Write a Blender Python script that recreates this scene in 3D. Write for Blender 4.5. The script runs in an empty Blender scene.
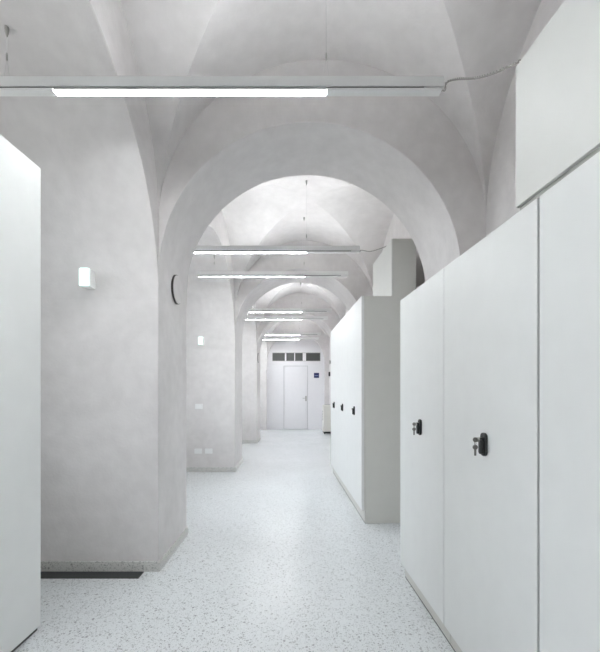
import bpy, bmesh, math, random
from mathutils import Vector, Matrix

random.seed(4)
S = bpy.context.scene
COL = S.collection
PI = math.pi

# ------------------------------------------------------------------ camera, world, exposure
SKY = 2.8            # overcast daylight outside the niche windows
F, VX, VY, EYE = 390.0, 298.0, 390.0, 1.30          # focal length and vanishing point for a 600 x 652 frame
cam = bpy.data.cameras.new('camera')
cam.sensor_fit = 'HORIZONTAL'
cam.sensor_width = 36.0
cam.lens = 36.0 * F / 600.0
cam.shift_x = (300.0 - VX) / 600.0
cam.shift_y = (VY - 326.0) / 600.0
cam.clip_start = 0.02
co = bpy.data.objects.new('camera', cam)
co.location = (0, 0, EYE)
co.rotation_euler = (PI / 2, 0, 0)
COL.objects.link(co)
S.camera = co

w = bpy.data.worlds.new('world')
S.world = w
w.use_nodes = True
wn = w.node_tree.nodes; wl = w.node_tree.links          # overcast sky above, grey-green ground below the horizon
wt = wn.new('ShaderNodeTexCoord'); ws = wn.new('ShaderNodeSeparateXYZ'); wr = wn.new('ShaderNodeValToRGB')
wl.new(wt.outputs['Generated'], ws.inputs[0]); wl.new(ws.outputs['Z'], wr.inputs['Fac'])
wr.color_ramp.elements[0].position = 0.0; wr.color_ramp.elements[0].color = (0.42, 0.43, 0.42, 1)
wr.color_ramp.elements[1].position = 0.03; wr.color_ramp.elements[1].color = (0.86, 0.94, 1.0, 1)
wl.new(wr.outputs['Color'], wn['Background'].inputs[0])
w.node_tree.nodes['Background'].inputs[1].default_value = SKY

S.view_settings.view_transform = 'Standard'
S.view_settings.look = 'None'
S.view_settings.gamma = 1
S.view_settings.use_curve_mapping = False
S.view_settings.exposure = 1.4
LAMP = 24.0          # glow of every tube
VAULT_FILL = 15.0         # glow of the unseen upward strips, added to brighten the vaults

# ------------------------------------------------------------------ materials
def new_mat(name):
    m = bpy.data.materials.new(name)
    m.use_nodes = True
    nt = m.node_tree
    return m, nt, nt.nodes['Principled BSDF']

def simple(name, col, rough=0.5, metal=0.0, spec=0.5):
    m, nt, b = new_mat(name)
    tc = nt.nodes.new('ShaderNodeTexCoord')
    n = nt.nodes.new('ShaderNodeTexNoise'); n.inputs['Scale'].default_value = 9; n.inputs['Detail'].default_value = 3
    nt.links.new(tc.outputs['Object'], n.inputs['Vector'])
    mx = nt.nodes.new('ShaderNodeMix'); mx.data_type = 'RGBA'
    mx.inputs['A'].default_value = (*[c * 0.97 for c in col], 1)
    mx.inputs['B'].default_value = (*[min(1, c * 1.03) for c in col], 1)
    nt.links.new(n.outputs['Fac'], mx.inputs['Factor'])
    nt.links.new(mx.outputs['Result'], b.inputs['Base Color'])
    b.inputs['Roughness'].default_value = rough
    b.inputs['Metallic'].default_value = metal
    b.inputs['Specular IOR Level'].default_value = spec
    return m

def emit(name, col, strength):
    m, nt, b = new_mat(name)
    b.inputs['Base Color'].default_value = (*col, 1)
    b.inputs['Emission Color'].default_value = (*col, 1)
    b.inputs['Emission Strength'].default_value = strength
    return m

def plaster(name, c0, c1):
    m, nt, b = new_mat(name)
    N, L = nt.nodes.new, nt.links.new
    tc = N('ShaderNodeTexCoord')
    n1 = N('ShaderNodeTexNoise'); n1.inputs['Scale'].default_value = 1.7; n1.inputs['Detail'].default_value = 6; n1.inputs['Roughness'].default_value = 0.6
    n1.inputs['Distortion'].default_value = 0.6
    n2 = N('ShaderNodeTexNoise'); n2.inputs['Scale'].default_value = 11; n2.inputs['Detail'].default_value = 5
    n3 = N('ShaderNodeTexNoise'); n3.inputs['Scale'].default_value = 60; n3.inputs['Detail'].default_value = 4
    for n in (n1, n2, n3):
        L(tc.outputs['Object'], n.inputs['Vector'])
    a = N('ShaderNodeMath'); a.operation = 'MULTIPLY_ADD'; a.inputs[1].default_value = 0.35
    L(n2.outputs['Fac'], a.inputs[0])
    s = N('ShaderNodeMath'); s.operation = 'MULTIPLY'; s.inputs[1].default_value = 0.65
    L(n1.outputs['Fac'], s.inputs[0]); L(s.outputs[0], a.inputs[2])
    r = N('ShaderNodeValToRGB')
    r.color_ramp.elements[0].position = 0.36; r.color_ramp.elements[0].color = (*c0, 1)
    r.color_ramp.elements[1].position = 0.64; r.color_ramp.elements[1].color = (*c1, 1)
    L(a.outputs[0], r.inputs['Fac']); L(r.outputs['Color'], b.inputs['Base Color'])
    bs = N('ShaderNodeMath'); bs.operation = 'MULTIPLY_ADD'; bs.inputs[1].default_value = 0.15
    L(n3.outputs['Fac'], bs.inputs[0]); L(n1.outputs['Fac'], bs.inputs[2])
    bp = N('ShaderNodeBump'); bp.inputs['Strength'].default_value = 0.25; bp.inputs['Distance'].default_value = 0.03
    L(bs.outputs[0], bp.inputs['Height']); L(bp.outputs['Normal'], b.inputs['Normal'])
    b.inputs['Roughness'].default_value = 0.75
    b.inputs['Specular IOR Level'].default_value = 0.25
    return m

def terrazzo(name, base, dark, dens, scale, rough):
    m, nt, b = new_mat(name)
    N, L = nt.nodes.new, nt.links.new
    tc = N('ShaderNodeTexCoord')
    wn = N('ShaderNodeTexNoise'); wn.inputs['Scale'].default_value = scale * 0.9; wn.inputs['Detail'].default_value = 2
    L(tc.outputs['Object'], wn.inputs['Vector'])
    mixv = N('ShaderNodeMix'); mixv.data_type = 'RGBA'; mixv.inputs['Factor'].default_value = 0.012
    L(tc.outputs['Object'], mixv.inputs['A']); L(wn.outputs['Color'], mixv.inputs['B'])
    last = None
    cm = N('ShaderNodeTexNoise'); cm.inputs['Scale'].default_value = 1.3; cm.inputs['Detail'].default_value = 4
    L(tc.outputs['Object'], cm.inputs['Vector'])
    r0 = N('ShaderNodeValToRGB')
    r0.color_ramp.elements[0].position = 0.3; r0.color_ramp.elements[0].color = (*[c * 0.95 for c in base], 1)
    r0.color_ramp.elements[1].position = 0.7; r0.color_ramp.elements[1].color = (*base, 1)
    L(cm.outputs['Fac'], r0.inputs['Fac'])
    last = r0.outputs['Color']
    for k, (sc, lo) in enumerate(((scale, dens), (scale * 2.1, dens * 0.9), (scale * 0.62, dens * 0.35))):
        v = N('ShaderNodeTexVoronoi'); v.inputs['Scale'].default_value = sc
        L(mixv.outputs['Result'], v.inputs['Vector'])
        sep = N('ShaderNodeSeparateColor'); L(v.outputs['Color'], sep.inputs['Color'])
        lt = N('ShaderNodeMath'); lt.operation = 'LESS_THAN'; lt.inputs[1].default_value = lo
        L(sep.outputs['Red'], lt.inputs[0])
        dl = N('ShaderNodeMath'); dl.operation = 'LESS_THAN'; dl.inputs[1].default_value = 0.42
        L(v.outputs['Distance'], dl.inputs[0])
        mu = N('ShaderNodeMath'); mu.operation = 'MULTIPLY'; L(lt.outputs[0], mu.inputs[0]); L(dl.outputs[0], mu.inputs[1])
        tone = N('ShaderNodeValToRGB')
        tone.color_ramp.elements[0].color = (*dark, 1)
        tone.color_ramp.elements[1].color = (*[c * 0.82 for c in base], 1)
        L(sep.outputs['Green'], tone.inputs['Fac'])
        mx = N('ShaderNodeMix'); mx.data_type = 'RGBA'
        L(mu.outputs[0], mx.inputs['Factor']); L(last, mx.inputs['A']); L(tone.outputs['Color'], mx.inputs['B'])
        last = mx.outputs['Result']
    L(last, b.inputs['Base Color'])
    rn = N('ShaderNodeMapRange'); rn.inputs['To Min'].default_value = rough * 0.8; rn.inputs['To Max'].default_value = rough * 1.25
    L(cm.outputs['Fac'], rn.inputs['Value']); L(rn.outputs['Result'], b.inputs['Roughness'])
    b.inputs['Specular IOR Level'].default_value = 0.5
    return m

def clear_glass(name):
    m, nt, b = new_mat(name)
    N, L = nt.nodes.new, nt.links.new
    tr = N('ShaderNodeBsdfTransparent'); gl = N('ShaderNodeBsdfGlossy'); gl.inputs['Roughness'].default_value = 0.02
    fr = N('ShaderNodeFresnel'); fr.inputs['IOR'].default_value = 1.45
    mx = N('ShaderNodeMixShader')
    L(fr.outputs[0], mx.inputs[0]); L(tr.outputs[0], mx.inputs[1]); L(gl.outputs[0], mx.inputs[2])
    L(mx.outputs[0], nt.nodes['Material Output'].inputs['Surface'])
    return m

M = {
    'clear': clear_glass('window_glass'),
    'plaster': plaster('plaster', (0.705, 0.680, 0.675), (0.805, 0.780, 0.776)),
    'partition': plaster('partition_paint', (0.82, 0.81, 0.83), (0.85, 0.84, 0.86)),
    'floor': terrazzo('terrazzo', (0.79, 0.82, 0.835), (0.36, 0.375, 0.385), 0.32, 100, 0.22),
    'skirt': terrazzo('terrazzo_skirting', (0.70, 0.695, 0.67), (0.36, 0.36, 0.35), 0.42, 90, 0.35),
    'cab': simple('white_lacquer', (0.825, 0.838, 0.828), 0.38),
    'creamfront': simple('cream_lacquer', (0.72, 0.725, 0.70), 0.42),
    'cabside': simple('cream_steel', (0.70, 0.70, 0.665), 0.40),
    'plinth': simple('plinth_paint', (0.68, 0.675, 0.64), 0.45),
    'gap': simple('gap_shade', (0.10, 0.10, 0.095), 0.7),  # dark colour standing in for the shade in open gaps
    'greytrim': simple('grey_trim', (0.50, 0.50, 0.47), 0.5),
    'black': simple('black_plastic', (0.012, 0.014, 0.014), 0.35),
    'steel': simple('key_steel', (0.20, 0.195, 0.18), 0.35, 0.9),
    'alu': simple('white_aluminium', (0.88, 0.885, 0.875), 0.40),
    'slot': simple('dark_slot', (0.09, 0.095, 0.095), 0.6),
    'lamp': emit('lamp_glow', (0.96, 0.985, 1.0), LAMP),
    'vault_fill': emit('vault_fill_glow', (0.96, 0.985, 1.0), VAULT_FILL),
    'vault_fill_long': emit('vault_fill_glow_weak', (0.96, 0.985, 1.0), 10.0),  # weaker added fill for the nearest vault
    'lens': emit('emergency_glow', (0.70, 0.92, 0.87), 0.42),
    'whiteplastic': simple('white_plastic', (0.90, 0.90, 0.90), 0.35),
    'greyplastic': simple('grey_plastic', (0.42, 0.42, 0.41), 0.45),
    'darkrim': simple('dark_rim', (0.05, 0.045, 0.04), 0.5),
    'wire': simple('steel_wire', (0.62, 0.62, 0.61), 0.4, 0.3),
    'chrome': simple('nickel', (0.48, 0.47, 0.45), 0.3, 0.9),
    'cord': simple('grey_cord', (0.33, 0.32, 0.30), 0.6),
    'grate': simple('dark_grate', (0.075, 0.08, 0.08), 0.55, 0.2),
    'glass': simple('dark_glass', (0.10, 0.105, 0.10), 0.12),
    'navy': simple('navy_enamel', (0.02, 0.025, 0.12), 0.35),
    'paleblue': simple('pale_print', (0.30, 0.36, 0.55), 0.5),
    'door': simple('white_door_paint', (0.82, 0.81, 0.83), 0.35),
    'frame': simple('light_grey_frame', (0.55, 0.55, 0.57), 0.4),
    'applwhite': simple('appliance_white', (0.78, 0.77, 0.72), 0.4),
}

# ------------------------------------------------------------------ mesh helpers
class MB:
    def __init__(self):
        self.bm = bmesh.new()
    def box(self, x0, x1, y0, y1, z0, z1):
        bm = self.bm
        v = [bm.verts.new((x, y, z)) for z in (z0, z1) for y in (y0, y1) for x in (x0, x1)]
        for f in ((0, 2, 3, 1), (4, 5, 7, 6), (0, 1, 5, 4), (2, 6, 7, 3), (0, 4, 6, 2), (1, 3, 7, 5)):
            bm.faces.new([v[i] for i in f])
        return self
    def tube(self, pts, r, n=8, caps=True):
        bm = self.bm
        pts = [Vector(p) for p in pts]
        rings = []
        ref = None
        for i, p in enumerate(pts):
            d = (pts[min(i + 1, len(pts) - 1)] - pts[max(i - 1, 0)]).normalized()
            if ref is None:
                ref = Vector((0, 0, 1)) if abs(d.z) < 0.9 else Vector((1, 0, 0))
            a = d.cross(ref).normalized(); bb = d.cross(a).normalized()
            ref = a.cross(d).normalized()
            rr = r[i] if isinstance(r, (list, tuple)) else r
            rings.append([bm.verts.new(p + rr * (math.cos(2 * PI * k / n) * a + math.sin(2 * PI * k / n) * bb)) for k in range(n)])
        for q in range(len(rings) - 1):
            for k in range(n):
                bm.faces.new((rings[q][k], rings[q][(k + 1) % n], rings[q + 1][(k + 1) % n], rings[q + 1][k]))
        if caps:
            bm.faces.new(rings[0][::-1]); bm.faces.new(rings[-1])
        return self
    def prism(self, outline, axis, a0, a1):
        """outline: 2-D points; axis 'x': (y,z) outline pushed along x, 'y': (x,z), 'z': (x,y)"""
        bm = self.bm
        def P(p, a):
            return {'x': (a, p[0], p[1]), 'y': (p[0], a, p[1]), 'z': (p[0], p[1], a)}[axis]
        A = [bm.verts.new(P(p, a0)) for p in outline]; B = [bm.verts.new(P(p, a1)) for p in outline]
        n = len(outline)
        bm.faces.new(A); bm.faces.new(B[::-1])
        for k in range(n):
            bm.faces.new((A[k], B[k], B[(k + 1) % n], A[(k + 1) % n]))
        return self
    def build(self, name, mat, parent=None, bevel=0.0, smooth=None, loc=None):
        bmesh.ops.recalc_face_normals(self.bm, faces=self.bm.faces)
        me = bpy.data.meshes.new(name)
        self.bm.to_mesh(me); self.bm.free()
        me.materials.append(M[mat])
        if smooth is not None:
            for p in me.polygons:
                p.use_smooth = True
            me.set_sharp_from_angle(angle=math.radians(smooth))
        o = bpy.data.objects.new(name, me)
        COL.objects.link(o)
        if parent:
            o.parent = parent
        if loc:
            o.location = loc
        if bevel:
            b = o.modifiers.new('bevel', 'BEVEL'); b.width = bevel; b.segments = 2; b.limit_method = 'ANGLE'; b.angle_limit = math.radians(40)
        return o

def rrect(cx, cy, w_, h_, r, n=5):
    pts = []
    for sx, sy, a0 in ((1, 1, 0), (-1, 1, 90), (-1, -1, 180), (1, -1, 270)):
        for k in range(n + 1):
            a = math.radians(a0 + 90 * k / n)
            pts.append((cx + sx * (w_ / 2 - r) + r * math.cos(a), cy + sy * (h_ / 2 - r) + r * math.sin(a)))
    return pts

def circle(cx, cy, r, n=28):
    return [(cx + r * math.cos(2 * PI * k / n), cy + r * math.sin(2 * PI * k / n)) for k in range(n)]

def thing(name, label, cat, loc=(0, 0, 0), rz=0.0, group=None):
    o = bpy.data.objects.new(name, None)
    COL.objects.link(o)
    o.empty_display_size = 0.1
    o.location = loc; o.rotation_euler = (0, 0, rz)
    o['label'] = label; o['category'] = cat
    if group:
        o['group'] = group
    return o

def tag(o, label, cat, group=None):
    o['label'] = label; o['category'] = cat
    if group:
        o['group'] = group
    return o

def struct(o, label=None):
    o['kind'] = 'structure'
    if label:
        o['label'] = label
    return o

# ------------------------------------------------------------------ the building
XL = -1.0                                                # left wall plane of the corridor
def jamb_r(y): return 1.17 - 0.031 * (y - 2.8)           # right jamb of the cross arches: the corridor narrows a little
def wall_r(y): return 1.35 - 0.033 * (y - 2.8)           # right wall
PIERS = [(-3.60, -3.20), (-0.56, 0.20), (2.80, 3.50), (6.20, 6.98), (9.55, 10.30), (12.72, 13.30)]
BAYS = [(PIERS[i][1], PIERS[i + 1][0]) for i in range(5)]
SPRING, RISE = 2.51, 1.165                               # groin vault
CROWN = 3.225                                            # crown of the cross arches
NX = -2.60                                               # back of the left niches
ROOF = 3.95

mb = MB(); mb.box(NX - 0.2, 1.9, -3.6, 13.3, -0.12, 0.0)
struct(mb.build('floor', 'floor'), 'white terrazzo floor with grey chips')
mb = MB(); mb.box(NX - 0.2, 1.9, -3.6, 13.3, ROOF, ROOF + 0.1)  # slab out of view, added so no light leaks in over the vaults
struct(mb.build('ceiling', 'plaster'), 'unseen flat slab added above the plaster vaults to keep light out')

def arch_curve(left, right, crown, n=40):
    R = (right - left) / 2; c = (right + left) / 2
    return [(c - R * math.cos(PI * k / n), crown - R + R * math.sin(PI * k / n)) for k in range(n + 1)]

def cross_wall(i, y0, y1, solid=False):
    """thick cross wall with a round-headed passage"""
    mb = MB(); bm = mb.bm
    if solid:
        mb.box(NX - 0.2, 1.9, y0, y1, 0, ROOF)
    else:
        rings = []
        for y in (y0, y1):
            if i == 5:
                cur = arch_curve(-1.02, 0.87, 3.16)
            else:
                cur = arch_curve(XL, jamb_r(y), CROWN)
            pts = [(cur[0][0], 0.0)] + cur + [(cur[-1][0], 0.0)]
            low = [bm.verts.new((p[0], y, p[1])) for p in pts]
            top = [bm.verts.new((p[0], y, ROOF)) for p in pts]
            cl = [bm.verts.new((NX - 0.2, y, z)) for z in (0, ROOF)]
            cr = [bm.verts.new((1.9, y, z)) for z in (0, ROOF)]
            rings.append((low, top, cl, cr))
        for low, top, cl, cr in rings:
            n = len(low)
            for k in range(1, n - 2):
                bm.faces.new((low[k], low[k + 1], top[k + 1], top[k]))
            bm.faces.new((cl[0], low[0], low[1], top[1], cl[1]))
            bm.faces.new((low[n - 2], low[n - 1], cr[0], cr[1], top[n - 2]))
        (l0, t0, a0, b0), (l1, t1, a1, b1) = rings
        for k in range(len(l0) - 1):
            bm.faces.new((l0[k], l0[k + 1], l1[k + 1], l1[k]))
        for k in (0, len(t0) - 1):
            for ring in (t0, t1):
                bm.verts.remove(ring[k])
        bm.faces.new((a0[0], a0[1], a1[1], a1[0])); bm.faces.new((b0[0], b0[1], b1[1], b1[0]))
        bm.faces.new((a0[0], l0[0], l1[0], a1[0])); bm.faces.new((l0[-1], b0[0], b1[0], l1[-1]))
    return mb.build('wall_cross', 'plaster', smooth=35, bevel=0.006)

WHERE = ['behind the viewpoint', 'around the viewpoint', 'nearest the camera', 'second in the row', 'third in the row', 'at the far end of the corridor']
for i, (y0, y1) in enumerate(PIERS):
    struct(cross_wall(i, y0, y1, solid=(i == 0)), 'thick plaster cross wall with a round arch, ' + WHERE[i])

def niche(y0, y1):
    """left wall of one bay: barrel-vaulted niche through it, and its back wall"""
    mb = MB(); bm = mb.bm
    n = 36; c = (y0 + y1) / 2; a = (y1 - y0) / 2; sp, ri = 1.95, 1.27
    cur = [(c - a * math.cos(PI * k / n), sp + ri * math.sin(PI * k / n)) for k in range(n + 1)]
    A = [[bm.verts.new((x, p[0], sp + (p[1] - sp) * (ri + 0.20 * (XL - x)) / ri)) for p in cur] for x in (XL, NX)]
    B = [[bm.verts.new((x, p[0], ROOF)) for p in cur] for x in (XL, NX)]
    for k in range(n):
        bm.faces.new((A[0][k], A[0][k + 1], A[1][k + 1], A[1][k]))
        bm.faces.new((B[0][k], B[0][k + 1], B[1][k + 1], B[1][k]))
        bm.faces.new((A[0][k], A[0][k + 1], B[0][k + 1], B[0][k]))
        bm.faces.new((A[1][k], A[1][k + 1], B[1][k + 1], B[1][k]))
    for k in (0, n):
        bm.faces.new((A[0][k], A[1][k], B[1][k], B[0][k]))
    o = mb.build('wall_left', 'plaster', smooth=35, bevel=0.006)
    mb = MB()
    mb.box(NX - 0.2, NX, y0, c - WW, 0, ROOF); mb.box(NX - 0.2, NX, c + WW, y1, 0, ROOF)
    mb.box(NX - 0.2, NX, c - WW, c + WW, 0, WZ0); mb.box(NX - 0.2, NX, c - WW, c + WW, WZ1, ROOF)
    mb.build('back_wall', 'plaster', parent=o)
    return o

WW, WZ0, WZ1 = 0.85, 0.90, 2.95
def niche_window(k, y0, y1):
    """tall two-leaf window in the back wall of a niche; the daylight of the place"""
    c = (y0 + y1) / 2
    o = thing('window_%d' % k, 'tall white casement window in the back of the left niche, ' + BAYNAME[k - 2], 'window', (NX - 0.1, c, WZ0))
    del o['category']; o['kind'] = 'structure'
    h = WZ1 - WZ0; fr = 0.05
    mb = MB()
    mb.box(-0.03, 0.03, -WW, -WW + fr, 0, h); mb.box(-0.03, 0.03, WW - fr, WW, 0, h)
    mb.box(-0.03, 0.03, -WW + fr, WW - fr, 0, fr); mb.box(-0.03, 0.03, -WW + fr, WW - fr, h - fr, h)
    mb.build('window_frame', 'whiteplastic', o)
    mb = MB(); mb.box(-0.03, 0.03, -0.04, 0.04, fr, h - fr); mb.build('mullion', 'whiteplastic', o)
    for s in (-1, 1):
        a, b = sorted((s * 0.04, s * (WW - fr)))
        mb = MB(); mb.box(-0.02, 0.02, a, b, h * 0.62, h * 0.62 + 0.04); mb.build('transom_bar', 'whiteplastic', o)
        for z0, z1 in ((fr, h * 0.62), (h * 0.62 + 0.04, h - fr)):
            mb = MB(); mb.box(-0.003, 0.003, a, b, z0, z1); mb.build('pane', 'clear', o)
    pl = bpy.data.lights.new('window_portal', 'AREA'); pl.shape = 'RECTANGLE'; pl.size = h - 0.1; pl.size_y = 2 * WW - 0.1
    pl.cycles.is_portal = True
    po = bpy.data.objects.new('window_portal', pl); COL.objects.link(po)
    po.location = (NX - 0.06, c, WZ0 + h / 2); po.rotation_euler = (0, -PI / 2, 0)
    return o

def vault(y0, y1):
    mb = MB(); bm = mb.bm
    yc, yh = (y0 + y1) / 2, (y1 - y0) / 2
    n = 20
    def P(u, v, prof):
        y = yc + yh * v
        xr = wall_r(y); xc, xh = (XL + xr) / 2, (xr - XL) / 2
        return (xc + xh * u, y, SPRING + RISE * math.sqrt(max(0, 1 - prof * prof)))
    for web in range(4):
        grid = []
        for i in range(n + 1):
            s = math.sin(PI / 2 * i / n)
            row = []
            for j in range(2 * n + 1):
                t = math.sin(PI / 2 * (j - n) / n) * s
                u, v = ((-s, t), (s, t), (t, -s), (t, s))[web]
                row.append(bm.verts.new(P(u, v, t)))
            grid.append(row)
        for i in range(n):
            for j in range(2 * n):
                q = [grid[i][j], grid[i][j + 1], grid[i + 1][j + 1], grid[i + 1][j]]
                if i == 0:
                    q = [grid[1][j], grid[1][j + 1], grid[0][n]]
                try:
                    bm.faces.new(q)
                except ValueError:
                    pass
    bmesh.ops.remove_doubles(bm, verts=bm.verts, dist=0.0004)
    bmesh.ops.delete(bm, geom=[v for v in bm.verts if not v.link_faces], context='VERTS')
    return mb.build('ceiling', 'plaster', smooth=12)

BAYNAME = ['behind the viewpoint', 'over the nearest bay', 'over the second bay', 'over the third bay', 'over the far bay']
for i, (y0, y1) in enumerate(BAYS):
    niche_window(i + 2, y0, y1)
    struct(niche(y0, y1), 'plaster left wall with a deep barrel-vaulted niche, ' + BAYNAME[i])
    struct(vault(y0, y1), 'plaster groin vault ' + BAYNAME[i])

mb = MB()
ys = (-3.6, 13.3)
mb.prism([(wall_r(ys[0]), ys[0]), (1.9, ys[0]), (1.9, ys[1]), (wall_r(ys[1]), ys[1])], 'z', 0, ROOF)
struct(mb.build('wall_right', 'plaster'), 'plain plaster right wall behind the cabinets')

# stone skirting around the left piers
for i, (y0, y1) in enumerate(PIERS[1:5]):
    t, h = 0.012, 0.072
    mb = MB()
    xb = NX
    mb.prism([(xb, y0 - t), (XL + t, y0 - t), (XL + t, y1 + t), (xb, y1 + t), (xb, y1), (XL, y1), (XL, y0), (xb, y0)], 'z', 0, h)
    struct(mb.build('baseboard_left', 'skirt', bevel=0.002), 'mottled grey stone skirting around the left pier, ' + WHERE[i + 1])

# far partition in the last arch
mb = MB(); bm = mb.bm
cur = arch_curve(-1.03, 0.88, 3.17)
pts = [(-1.03, 0.0)] + cur + [(0.88, 0.0)]
DX0, DX1, DH = -0.475, 0.325, 2.10
TX0, TX1, TZ0, TZ1 = -0.85, 0.74, 2.25, 2.535
mb.box(-1.03, DX0, 12.87, 12.97, 0, TZ0); mb.box(DX1, 0.88, 12.87, 12.97, 0, TZ0)
mb.box(DX0, DX1, 12.87, 12.97, DH, TZ0)
mb.box(-1.03, TX0, 12.87, 12.97, TZ0, TZ1); mb.box(TX1, 0.88, 12.87, 12.97, TZ0, TZ1)
mb.box(-1.03, 0.88, 12.87, 12.97, TZ1, 3.2)
struct(mb.build('wall_end', 'partition'), 'flush white partition closing the last arch')
mb = MB(); mb.box(-1.03, 0.88, 13.2, 13.3, 0, 3.2)
struct(mb.build('wall_end', 'plaster'), 'plaster wall behind the partition')

d = thing('door_1', 'flush white door in the far partition', 'door', (0, 12.87, 0))
del d['category']; d['kind'] = 'structure'
mb = MB(); mb.box(DX0 + 0.022, DX1 - 0.022, 0.006, 0.05, 0.012, DH - 0.022); mb.build('door_leaf', 'door', d, bevel=0.002)
mb = MB()
mb.box(DX0, DX0 + 0.014, -0.004, 0.06, 0, DH); mb.box(DX1 - 0.014, DX1, -0.004, 0.06, 0, DH); mb.box(DX0 + 0.014, DX1 - 0.014, -0.004, 0.06, DH - 0.014, DH)
mb.build('door_frame', 'frame', d)
mb = MB(); mb.prism(rrect(0.262, 1.02, 0.05, 0.17, 0.01), 'y', -0.004, 0.006); hp = mb.build('handle_plate', 'chrome', d)
mb = MB(); mb.tube([(0.262, -0.004, 1.03), (0.262, -0.05, 1.03), (0.15, -0.055, 1.03)], 0.009); mb.build('lever', 'chrome', hp, smooth=40)

t = thing('window_1', 'dark glazed transom strip above the far door', 'window', (0, 12.87, TZ0))
del t['category']; t['kind'] = 'structure'
mh = TZ1 - TZ0
panes = [(-0.835, -0.435), (-0.385, -0.125), (-0.095, 0.155), (0.265, 0.725)]
mb = MB(); mb.box(TX0, TX1, 0.0, 0.03, 0, 0.015); mb.box(TX0, TX1, 0.0, 0.03, mh - 0.015, mh)
mb.box(TX0, panes[0][0], 0, 0.03, 0.015, mh - 0.015); mb.box(panes[3][1], TX1, 0, 0.03, 0.015, mh - 0.015)
mb.build('window_frame', 'greyplastic', t)
for a, b in zip(panes[:-1], panes[1:]):
    mb = MB(); mb.box(a[1], b[0], 0.0, 0.03, 0.015, mh - 0.015); mb.build('mullion', 'partition', t)
for a in panes:
    mb = MB(); mb.box(a[0], a[1], 0.014, 0.02, 0.015, mh - 0.015); mb.build('pane', 'glass', t)

# ------------------------------------------------------------------ cabinets
def key_lock(parent, y, z, keys):
    """black oval lock plate with grip, a key in it and a spare key on its ring; x points into the cabinet"""
    mb = MB(); mb.prism(rrect(y, z, 0.040, 0.094, 0.018, 6), 'x', -0.013, 0.0); lk = mb.build('lock', 'black', parent, bevel=0.003, smooth=40)
    lk['label'] = 'black oval lock plate'
    mb = MB(); mb.prism(rrect(y - 0.002, z - 0.006, 0.022, 0.066, 0.010, 6), 'x', -0.026, -0.013); mb.build('grip', 'black', lk, bevel=0.003, smooth=40)
    mb = MB(); mb.prism(circle(y + 0.004, z + 0.018, 0.010, 16), 'x', -0.032, -0.013); mb.build('lock_cylinder', 'chrome', lk, smooth=40)
    if not keys:
        return
    mb = MB(); mb.box(-0.034, -0.032, y + 0.002, y + 0.006, z + 0.013, z + 0.023)
    mb.prism([(-0.040 + 0.009 * math.cos(a) , z + 0.018 + 0.010 * math.sin(a)) for a in [2 * PI * k / 12 for k in range(12)]], 'y', y + 0.001, y + 0.007)
    mb.build('key', 'steel', lk)
    cx, cz = -0.040, z + 0.006
    mb = MB(); mb.tube([(cx, y + 0.004 + 0.006 * math.sin(a), cz + 0.010 * math.cos(a)) for a in [2 * PI * k / 14 for k in range(15)]], 0.0013, 6, False)
    mb.build('key_ring', 'steel', lk)
    mb = MB(); mb.prism([(cx + 0.010 * math.cos(a), cz - 0.018 + 0.010 * math.sin(a)) for a in [2 * PI * k / 12 for k in range(12)]], 'y', y + 0.001, y + 0.007)
    mb.box(cx - 0.004, cx + 0.004, y + 0.0025, y + 0.0055, cz - 0.052, cz - 0.027)
    mb.build('key', 'steel', lk)

def cabinet(label, x, y, rz, wd, h, depth, dbot, toe, group, keys=True, lock=True, g0=0.003, g1=0.003):
    c = thing('archive_cabinet', label, 'cabinet', (x, y, 0), rz, group)
    mb = MB(); mb.box(toe + 0.004, depth, 0.0015, wd - 0.0015, 0.0, h); mb.build('body', 'cabside', c, bevel=0.0015)
    mb = MB(); mb.box(0, 0.026, g0, wd - g1, dbot, h + 0.002); mb.build('door', 'cab', c, bevel=0.0025)
    mb = MB(); mb.box(0.026, toe + 0.004, 0.004, wd - 0.004, dbot + 0.004, h - 0.004); mb.build('seal', 'cabside', c)
    mb = MB(); mb.box(toe, toe + 0.004, 0.0015, wd - 0.0015, 0.008, dbot - 0.004); mb.build('plinth', 'plinth', c)
    mb = MB(); mb.box(toe + 0.001, toe + 0.004, 0.0015, wd - 0.0015, 0.0, 0.008); mb.build('foot_shade', 'gap', c)  # dark strip painted in for the shade where the plinth meets the floor
    if lock:
        key_lock(c, wd / 2 - 0.04, 1.08, keys)
    return c

# front row on the right; rz turns the row a little to the left with distance
RA = math.atan(0.0436)
def row_x(y): return 0.71 + 0.0436 * (2.71 - y)
GF = 'white archive cabinets in the near right row'
for k, (yy, lab) in enumerate(((1.985, 'white cabinet with black keyed lock, farthest of the near right row'),
                               (1.257, 'white cabinet with black keyed lock and hanging keys, middle of the near right row'),
                               (0.529, 'white cabinet cut off by the right picture edge, nearest the camera'))):
    cabinet(lab, row_x(yy), yy, RA, 0.727, 1.92, 0.58, 0.105, 0.034, GF, g0=(0.003, 0.0045, 0.003)[k], g1=(0.003, 0.003, 0.0045)[k])

c = thing('top_cabinet', 'white box cabinet standing on top of the near right row', 'cabinet', (row_x(0.53), 0.53, 1.922), RA)
mb = MB(); mb.box(0.012, 0.56, 0.006, 0.842, 0.0, 0.02); mb.build('base', 'greytrim', c)
mb = MB(); mb.box(0.022, 0.56, 0.0, 0.848, 0.02, 0.515); mb.build('body', 'cabside', c, bevel=0.0015)
mb = MB(); mb.box(0.0, 0.02, 0.0, 0.848, 0.02, 0.518); mb.build('front_panel', 'creamfront', c, bevel=0.0025)

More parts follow.
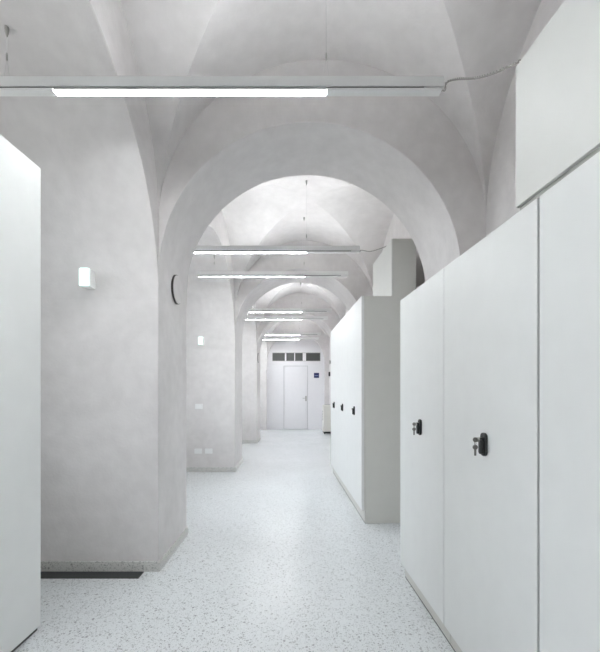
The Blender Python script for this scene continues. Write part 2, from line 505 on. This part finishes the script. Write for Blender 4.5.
# second row behind the first arch
RB = math.atan(0.0426)
GB = 'white archive cabinets in the far right row'
def row2_x(y): return 0.617 - 0.0426 * (y - 3.79)
W2 = 0.785
for k, lab in enumerate(('white cabinet beyond the first arch, with its plain grey end side in view',
                         'white cabinet in the middle of the far right row',
                         'white cabinet farthest down the far right row')):
    yy = 3.79 + (W2 + 0.002) * k
    cabinet(lab, row2_x(yy), yy, RB, W2, 2.215, 0.60, 0.13, 0.036, GB, keys=False, g0=0.001, g1=0.003)
c = thing('top_cabinet', 'small cream box standing on top of the far right row', 'cabinet', (0.935, 3.84, 2.217), RB)
mb = MB(); mb.box(0.0, 0.23, 0.0, 0.80, 0.0, 0.575); mb.build('body', 'cabside', c, bevel=0.002)
mb = MB(); mb.box(-0.012, 0.0, 0.004, 0.80, 0.004, 0.575); mb.build('front_panel', 'creamfront', c, bevel=0.002)

# tall cabinet in the left niche
c = thing('tall_cabinet', 'very tall white cabinet side cut off by the left picture edge', 'cabinet', (-1.399, 2.121, 0), -math.atan(0.0128))
mb = MB(); mb.box(-0.60, -0.02, -0.90, -0.002, 0.03, 2.50); mb.build('body', 'cabside', c, bevel=0.002)
mb = MB(); mb.box(-0.02, 0.0, -0.90, 0.0, 0.022, 2.505); mb.build('side_panel', 'cab', c, bevel=0.002)
mb = MB(); mb.box(-0.58, -0.012, -0.88, -0.01, 0.0, 0.03); mb.build('plinth', 'gap', c)  # shade of the gap at the base put into its dark colour

# ------------------------------------------------------------------ pendant luminaires
def niche_h(x, y, bay):
    y0, y1 = BAYS[bay]; v = (y - (y0 + y1) / 2) / ((y1 - y0) / 2)
    return 1.95 + (1.27 + 0.20 * (XL - x)) * math.sqrt(1 - v * v)
def vault_h(x, y, bay):
    y0, y1 = BAYS[bay]; v = (y - (y0 + y1) / 2) / ((y1 - y0) / 2)
    xr = wall_r(y); u = (x - (XL + xr) / 2) / ((xr - XL) / 2)
    return SPRING + RISE * math.sqrt(1 - min(abs(u), abs(v)) ** 2)
def luminaire(label, y, x0, x1, l0, l1, wires, z=2.855, tops=(3.66, 3.66), up='vault_fill', ux=None):
    cx = (x0 + x1) / 2
    L_ = thing('pendant_luminaire', label, 'lamp', (cx, y, z), 0, 'linear pendant lamps along the corridor')
    a, b, la, lb = x0 - cx, x1 - cx, l0 - cx, l1 - cx
    wd = 0.046
    mb = MB(); bm = mb.bm                                   # upper profile with a recessed channel along its top
    mb.prism([(0, 0.020), (wd, 0.020), (wd, 0.072), (wd - 0.006, 0.072), (wd - 0.006, 0.054), (0.006, 0.054), (0.006, 0.072), (0, 0.072)], 'x', a, b)
    mb.build('housing', 'alu', L_)
    for p in (a, b - 0.004):
        mb = MB(); mb.box(p, p + 0.004, 0.006, wd - 0.006, 0.054, 0.072); mb.build('end_cap', 'alu', L_)
    mb = MB(); mb.box(a + 0.01, b - 0.10, 0.006, wd - 0.006, 0.011, 0.020); mb.build('slot', 'slot', L_)
    for p, q in ((a, la - 0.003), (lb + 0.003, b - 0.01)):
        if q - p > 0.01:
            mb = MB(); mb.box(p, q, 0, wd, 0.0, 0.011); mb.build('tray', 'alu', L_, bevel=0.001)
    mb = MB(); mb.prism(rrect(wd / 2, 0.004, wd - 0.010, 0.008, 0.003, 2), 'x', la, lb); mb.build('lamp_tube', 'lamp', L_, smooth=50)
    mb = MB(); mb.box(la, lb, 0, 0.004, 0.0, 0.011); mb.box(la, lb, wd - 0.004, wd, 0.0, 0.011); mb.box(la, lb, 0.004, wd - 0.004, 0.0085, 0.011); mb.build('lamp_channel', 'alu', L_)
    ua, ub = (ux[0] - cx, ux[1] - cx) if ux else (a + 0.05, b - 0.05)
    mb = MB(); mb.box(ua, ub, 0.010, wd - 0.010, 0.054, 0.057); mb.build('vault_fill_strip', up, L_)  # unseen glowing strip, added to brighten the vault above
    for wx, top in zip(wires, tops):
        q = wx - cx; zt = top - z
        mb = MB(); mb.tube([(q, wd / 2, zt - 0.05), (q, wd / 2, 0.185)], 0.0009, 5)
        for s in (-1, 1):
            mb.tube([(q, wd / 2, 0.185), (q + s * 0.016, wd / 2, 0.072)], 0.0008, 5)
        mb.build('suspension_wire', 'wire', L_)
        mb = MB(); mb.tube([(q, wd / 2, 0.17), (q, wd / 2, 0.20), (q, wd / 2, 0.212)], [0.005, 0.005, 0.002], 8); mb.build('gripper', 'chrome', L_, smooth=40)
        mb = MB(); mb.tube([(q, wd / 2, zt + 0.01), (q, wd / 2, zt - 0.012), (q, wd / 2, zt - 0.032), (q, wd / 2, zt - 0.05)], [0.011, 0.011, 0.008, 0.003], 14)
        mb.build('ceiling_cup', 'chrome', L_, smooth=40)
    return L_

luminaire('long linear lamp nearest the camera, crossing the whole nearest bay', 2.02, -1.87, 0.755, -1.269, 0.147, (-1.525, 0.148), tops=(niche_h(-1.525, 2.043, 1), vault_h(0.148, 2.043, 1)), up='vault_fill_long', ux=(-0.80, 0.70))
luminaire('long linear lamp overhead, just out of the picture above the nearest bay', 0.98, -1.36, 0.755, -1.345, 0.10, (-1.15, 0.148), tops=(niche_h(-1.15, 1.003, 1), vault_h(0.148, 1.003, 1)), up='vault_fill_long', ux=(-0.80, 0.70))
PEND = [(4.40, 'first lamp beyond the nearest arch, with a cord at its end'), (5.34, 'second lamp beyond the nearest arch'),
        (7.78, 'first lamp beyond the second arch'), (8.61, 'second lamp beyond the second arch'),
        (11.05, 'first lamp of the far bay'), (12.04, 'last lamp before the far door')]
for k, (yy, lab) in enumerate(PEND):
    sh = -0.012 * k
    luminaire('linear white pendant, ' + lab, yy, -1.36 + sh, 0.70 + sh, -1.345 + sh, 0.10 + sh, (-1.15, 0.096 + sh), tops=(niche_h(-1.15, yy + 0.023, 2 + k // 2), vault_h(0.096 + sh, yy + 0.023, 2 + k // 2)), ux=(-0.82, 0.60))
luminaire('unseen linear white pendant added behind the viewpoint for its light', -1.9, -1.36, 0.75, -1.345, 0.10, (-1.15, 0.10), tops=(niche_h(-1.15, -1.877, 0), vault_h(0.10, -1.877, 0)))  # assumed lamp out of view, added to light the scene from behind

def spline(pts, n=10):
    P_ = [Vector(p) for p in pts]; out = []
    P_ = [P_[0] * 2 - P_[1]] + P_ + [P_[-1] * 2 - P_[-2]]
    for i in range(1, len(P_) - 2):
        for k in range(n):
            t_ = k / n
            a, b, c_, d_ = P_[i - 1:i + 3]
            out.append(0.5 * ((2 * b) + (c_ - a) * t_ + (2 * a - 5 * b + 4 * c_ - d_) * t_ ** 2 + (3 * b - a - 3 * c_ + d_) * t_ ** 3))
    out.append(P_[-2])
    return out

def twisted(pts, label, r=0.0023, amp=0.0036, pitch=0.055, n=36):
    base = spline(pts, n)
    root = thing('twisted_cord', label, 'cord', base[0])
    for ph in (0, PI):
        q, s = [], 0.0
        for i, p in enumerate(base):
            if i:
                s += (p - base[i - 1]).length
            d_ = (base[min(i + 1, len(base) - 1)] - base[max(i - 1, 0)]).normalized()
            a = d_.cross(Vector((0, 0, 1)))
            a = a.normalized() if a.length > 0.05 else Vector((1, 0, 0))
            b = d_.cross(a).normalized()
            q.append(p - base[0] + amp * (math.cos(2 * PI * s / pitch + ph) * a + math.sin(2 * PI * s / pitch + ph) * b))
        mb = MB(); mb.tube(q, r, 6); mb.build('strand', 'cord', root, smooth=60)
    return root

twisted([(0.753, 2.043, 2.868), (0.768, 2.043, 2.872), (0.772, 2.02, 2.895), (0.776, 1.90, 2.815), (0.772, 1.70, 2.66), (0.772, 1.53, 2.545), (0.782, 1.36, 2.45), (0.84, 1.33, 2.447)],
        'twisted grey cord from the nearest lamp to the box on the near right row')
twisted([(0.70, 4.423, 2.868), (0.72, 4.42, 2.885), (0.80, 4.30, 2.83), (0.90, 4.1, 2.80), (0.96, 4.0, 2.801), (1.06, 3.92, 2.801), (1.075, 3.90, 2.806)],
        'thin cord from the second lamp to the box on the far right row')

# ------------------------------------------------------------------ wall fittings
def emergency(label, x, y, z):
    e = thing('emergency_light', label, 'emergency light', (x, y, z), 0, 'emergency lights on the pier faces')
    mb = MB(); mb.box(-0.034, 0.034, -0.080, 0.0, -0.062, 0.062); mb.build('housing', 'alu', e, bevel=0.004)
    mb = MB(); mb.prism(rrect(0, 0.0, 0.068, 0.126, 0.010, 4), 'y', -0.097, -0.080); ln = mb.build('lens', 'lens', e, bevel=0.004, smooth=40)
    for zz in (-0.03, 0.0, 0.03):
        mb = MB(); mb.box(-0.022, 0.022, -0.0985, -0.097, zz - 0.003, zz + 0.003); mb.build('lens_rib', 'alu', ln)
    return e
emergency('lit white emergency light on the near left pier', -1.486, 2.80, 2.085)
emergency('small lit white emergency light on the second left pier', -1.526, 6.20, 2.07)

def socket(label, x, z):
    s = thing('wall_socket', label, 'socket', (x, 6.20, z), 0, 'plates on the second left pier')
    mb = MB(); mb.prism(rrect(0, 0, 0.12, 0.08, 0.008, 3), 'y', -0.010, 0.0); p_ = mb.build('cover_plate', 'whiteplastic', s, bevel=0.002)
    for q in (-0.024, 0.0, 0.024):
        mb = MB(); mb.box(q - 0.010, q + 0.010, -0.013, -0.010, -0.021, 0.021); mb.build('insert', 'whiteplastic', p_)
socket('white switch plate on the second left pier, below the emergency light', -1.574, 1.04)
socket('left one of two low white sockets on the second left pier', -1.585, 0.33)
socket('right one of two low white sockets on the second left pier', -1.418, 0.33)

def disc(label, y, z, r=0.118):
    o = thing('wall_disc', label, 'wall disc', (XL, y, z), 0, 'round discs under the arches')
    mb = MB(); mb.prism(circle(0, 0, r, 40), 'x', 0.0, 0.015); mb.build('rim', 'darkrim', o, smooth=40)
    mb = MB(); mb.prism(circle(0, 0, r * 0.96, 40), 'x', 0.015, 0.020); mb.build('face', 'plaster', o, bevel=0.003, smooth=40)
disc('round dark-rimmed disc on the side of the near left pier', 3.19, 2.12)
disc('round dark-rimmed disc on the side of the third left pier', 9.74, 2.10)

o = thing('wall_box', 'small grey box high on the right wall near the far door', 'box', (wall_r(12.3), 12.3, 2.13))
mb = MB(); mb.box(-0.05, 0.005, -0.04, 0.04, 0, 0.10); mb.build('case', 'greyplastic', o, bevel=0.004)
mb = MB(); mb.box(-0.053, -0.05, -0.025, 0.025, 0.02, 0.08); mb.build('cover', 'whiteplastic', o)
o = thing('wall_box', 'small dark box on the right wall near the far door', 'box', (wall_r(12.5), 12.5, 1.74))
mb = MB(); mb.box(-0.05, 0.005, -0.04, 0.04, 0, 0.14); mb.build('case', 'black', o, bevel=0.004)
mb = MB(); mb.box(-0.053, -0.05, -0.025, 0.025, 0.03, 0.11); mb.build('cover', 'darkrim', o)

o = thing('door_sign', 'small square navy sign beside the far door', 'sign', (0.61, 12.87, 1.70))
mb = MB(); mb.box(-0.085, 0.085, -0.008, 0.0, 0, 0.165); mb.build('plate', 'navy', o, bevel=0.002)
mb = MB(); mb.box(-0.065, 0.065, -0.0095, -0.008, 0.065, 0.082); mb.build('stripe', 'paleblue', o)

# white appliance by the right side in front of the far door
a = thing('dehumidifier', 'white upright appliance on a dark base beside the far door', 'appliance', (0.745, 11.45, 0), RB)
mb = MB(); mb.box(0.02, 0.25, 0.03, 0.35, 0.02, 0.075); mb.build('base', 'black', a, bevel=0.01)
mb = MB(); mb.box(0.0, 0.27, 0.0, 0.38, 0.075, 0.86); mb.build('case', 'applwhite', a, bevel=0.02)
mb = MB()
for k in range(6):
    mb.box(-0.004, 0.0, 0.05, 0.33, 0.40 + k * 0.05, 0.425 + k * 0.05)
mb.build('louvre', 'greyplastic', a)
mb = MB(); mb.box(0.06, 0.21, 0.06, 0.32, 0.86, 0.872); mb.build('control_panel', 'greyplastic', a, bevel=0.003)
for xx in (0.04, 0.23):
    for yy in (0.05, 0.33):
        mb = MB(); mb.prism(circle(yy, 0.0225, 0.0225, 14), 'x', xx - 0.012, xx + 0.012); mb.build('wheel', 'black', a, smooth=40)

# dark linear grate in the floor at the foot of the near left pier
g = thing('floor_grate', 'dark metal grate strip in the floor against the near left pier', 'grate', (-1.10, 2.688, 0.0))
mb = MB(); mb.box(-1.40, 0, 0.0, 0.008, 0, 0.005); mb.box(-1.40, 0, 0.087, 0.095, 0, 0.005)
mb.box(-1.40, -1.392, 0.008, 0.087, 0, 0.005); mb.box(-0.008, 0, 0.008, 0.087, 0, 0.005); mb.build('frame', 'grate', g)
mb = MB(); mb.box(-1.392, -0.008, 0.008, 0.087, 0, 0.0012); mb.build('bed', 'gap', g)
for k in range(4):
    mb = MB(); mb.box(-1.392, -0.008, 0.014 + k * 0.0185, 0.026 + k * 0.0185, 0.0012, 0.0045); mb.build('slat', 'grate', g)
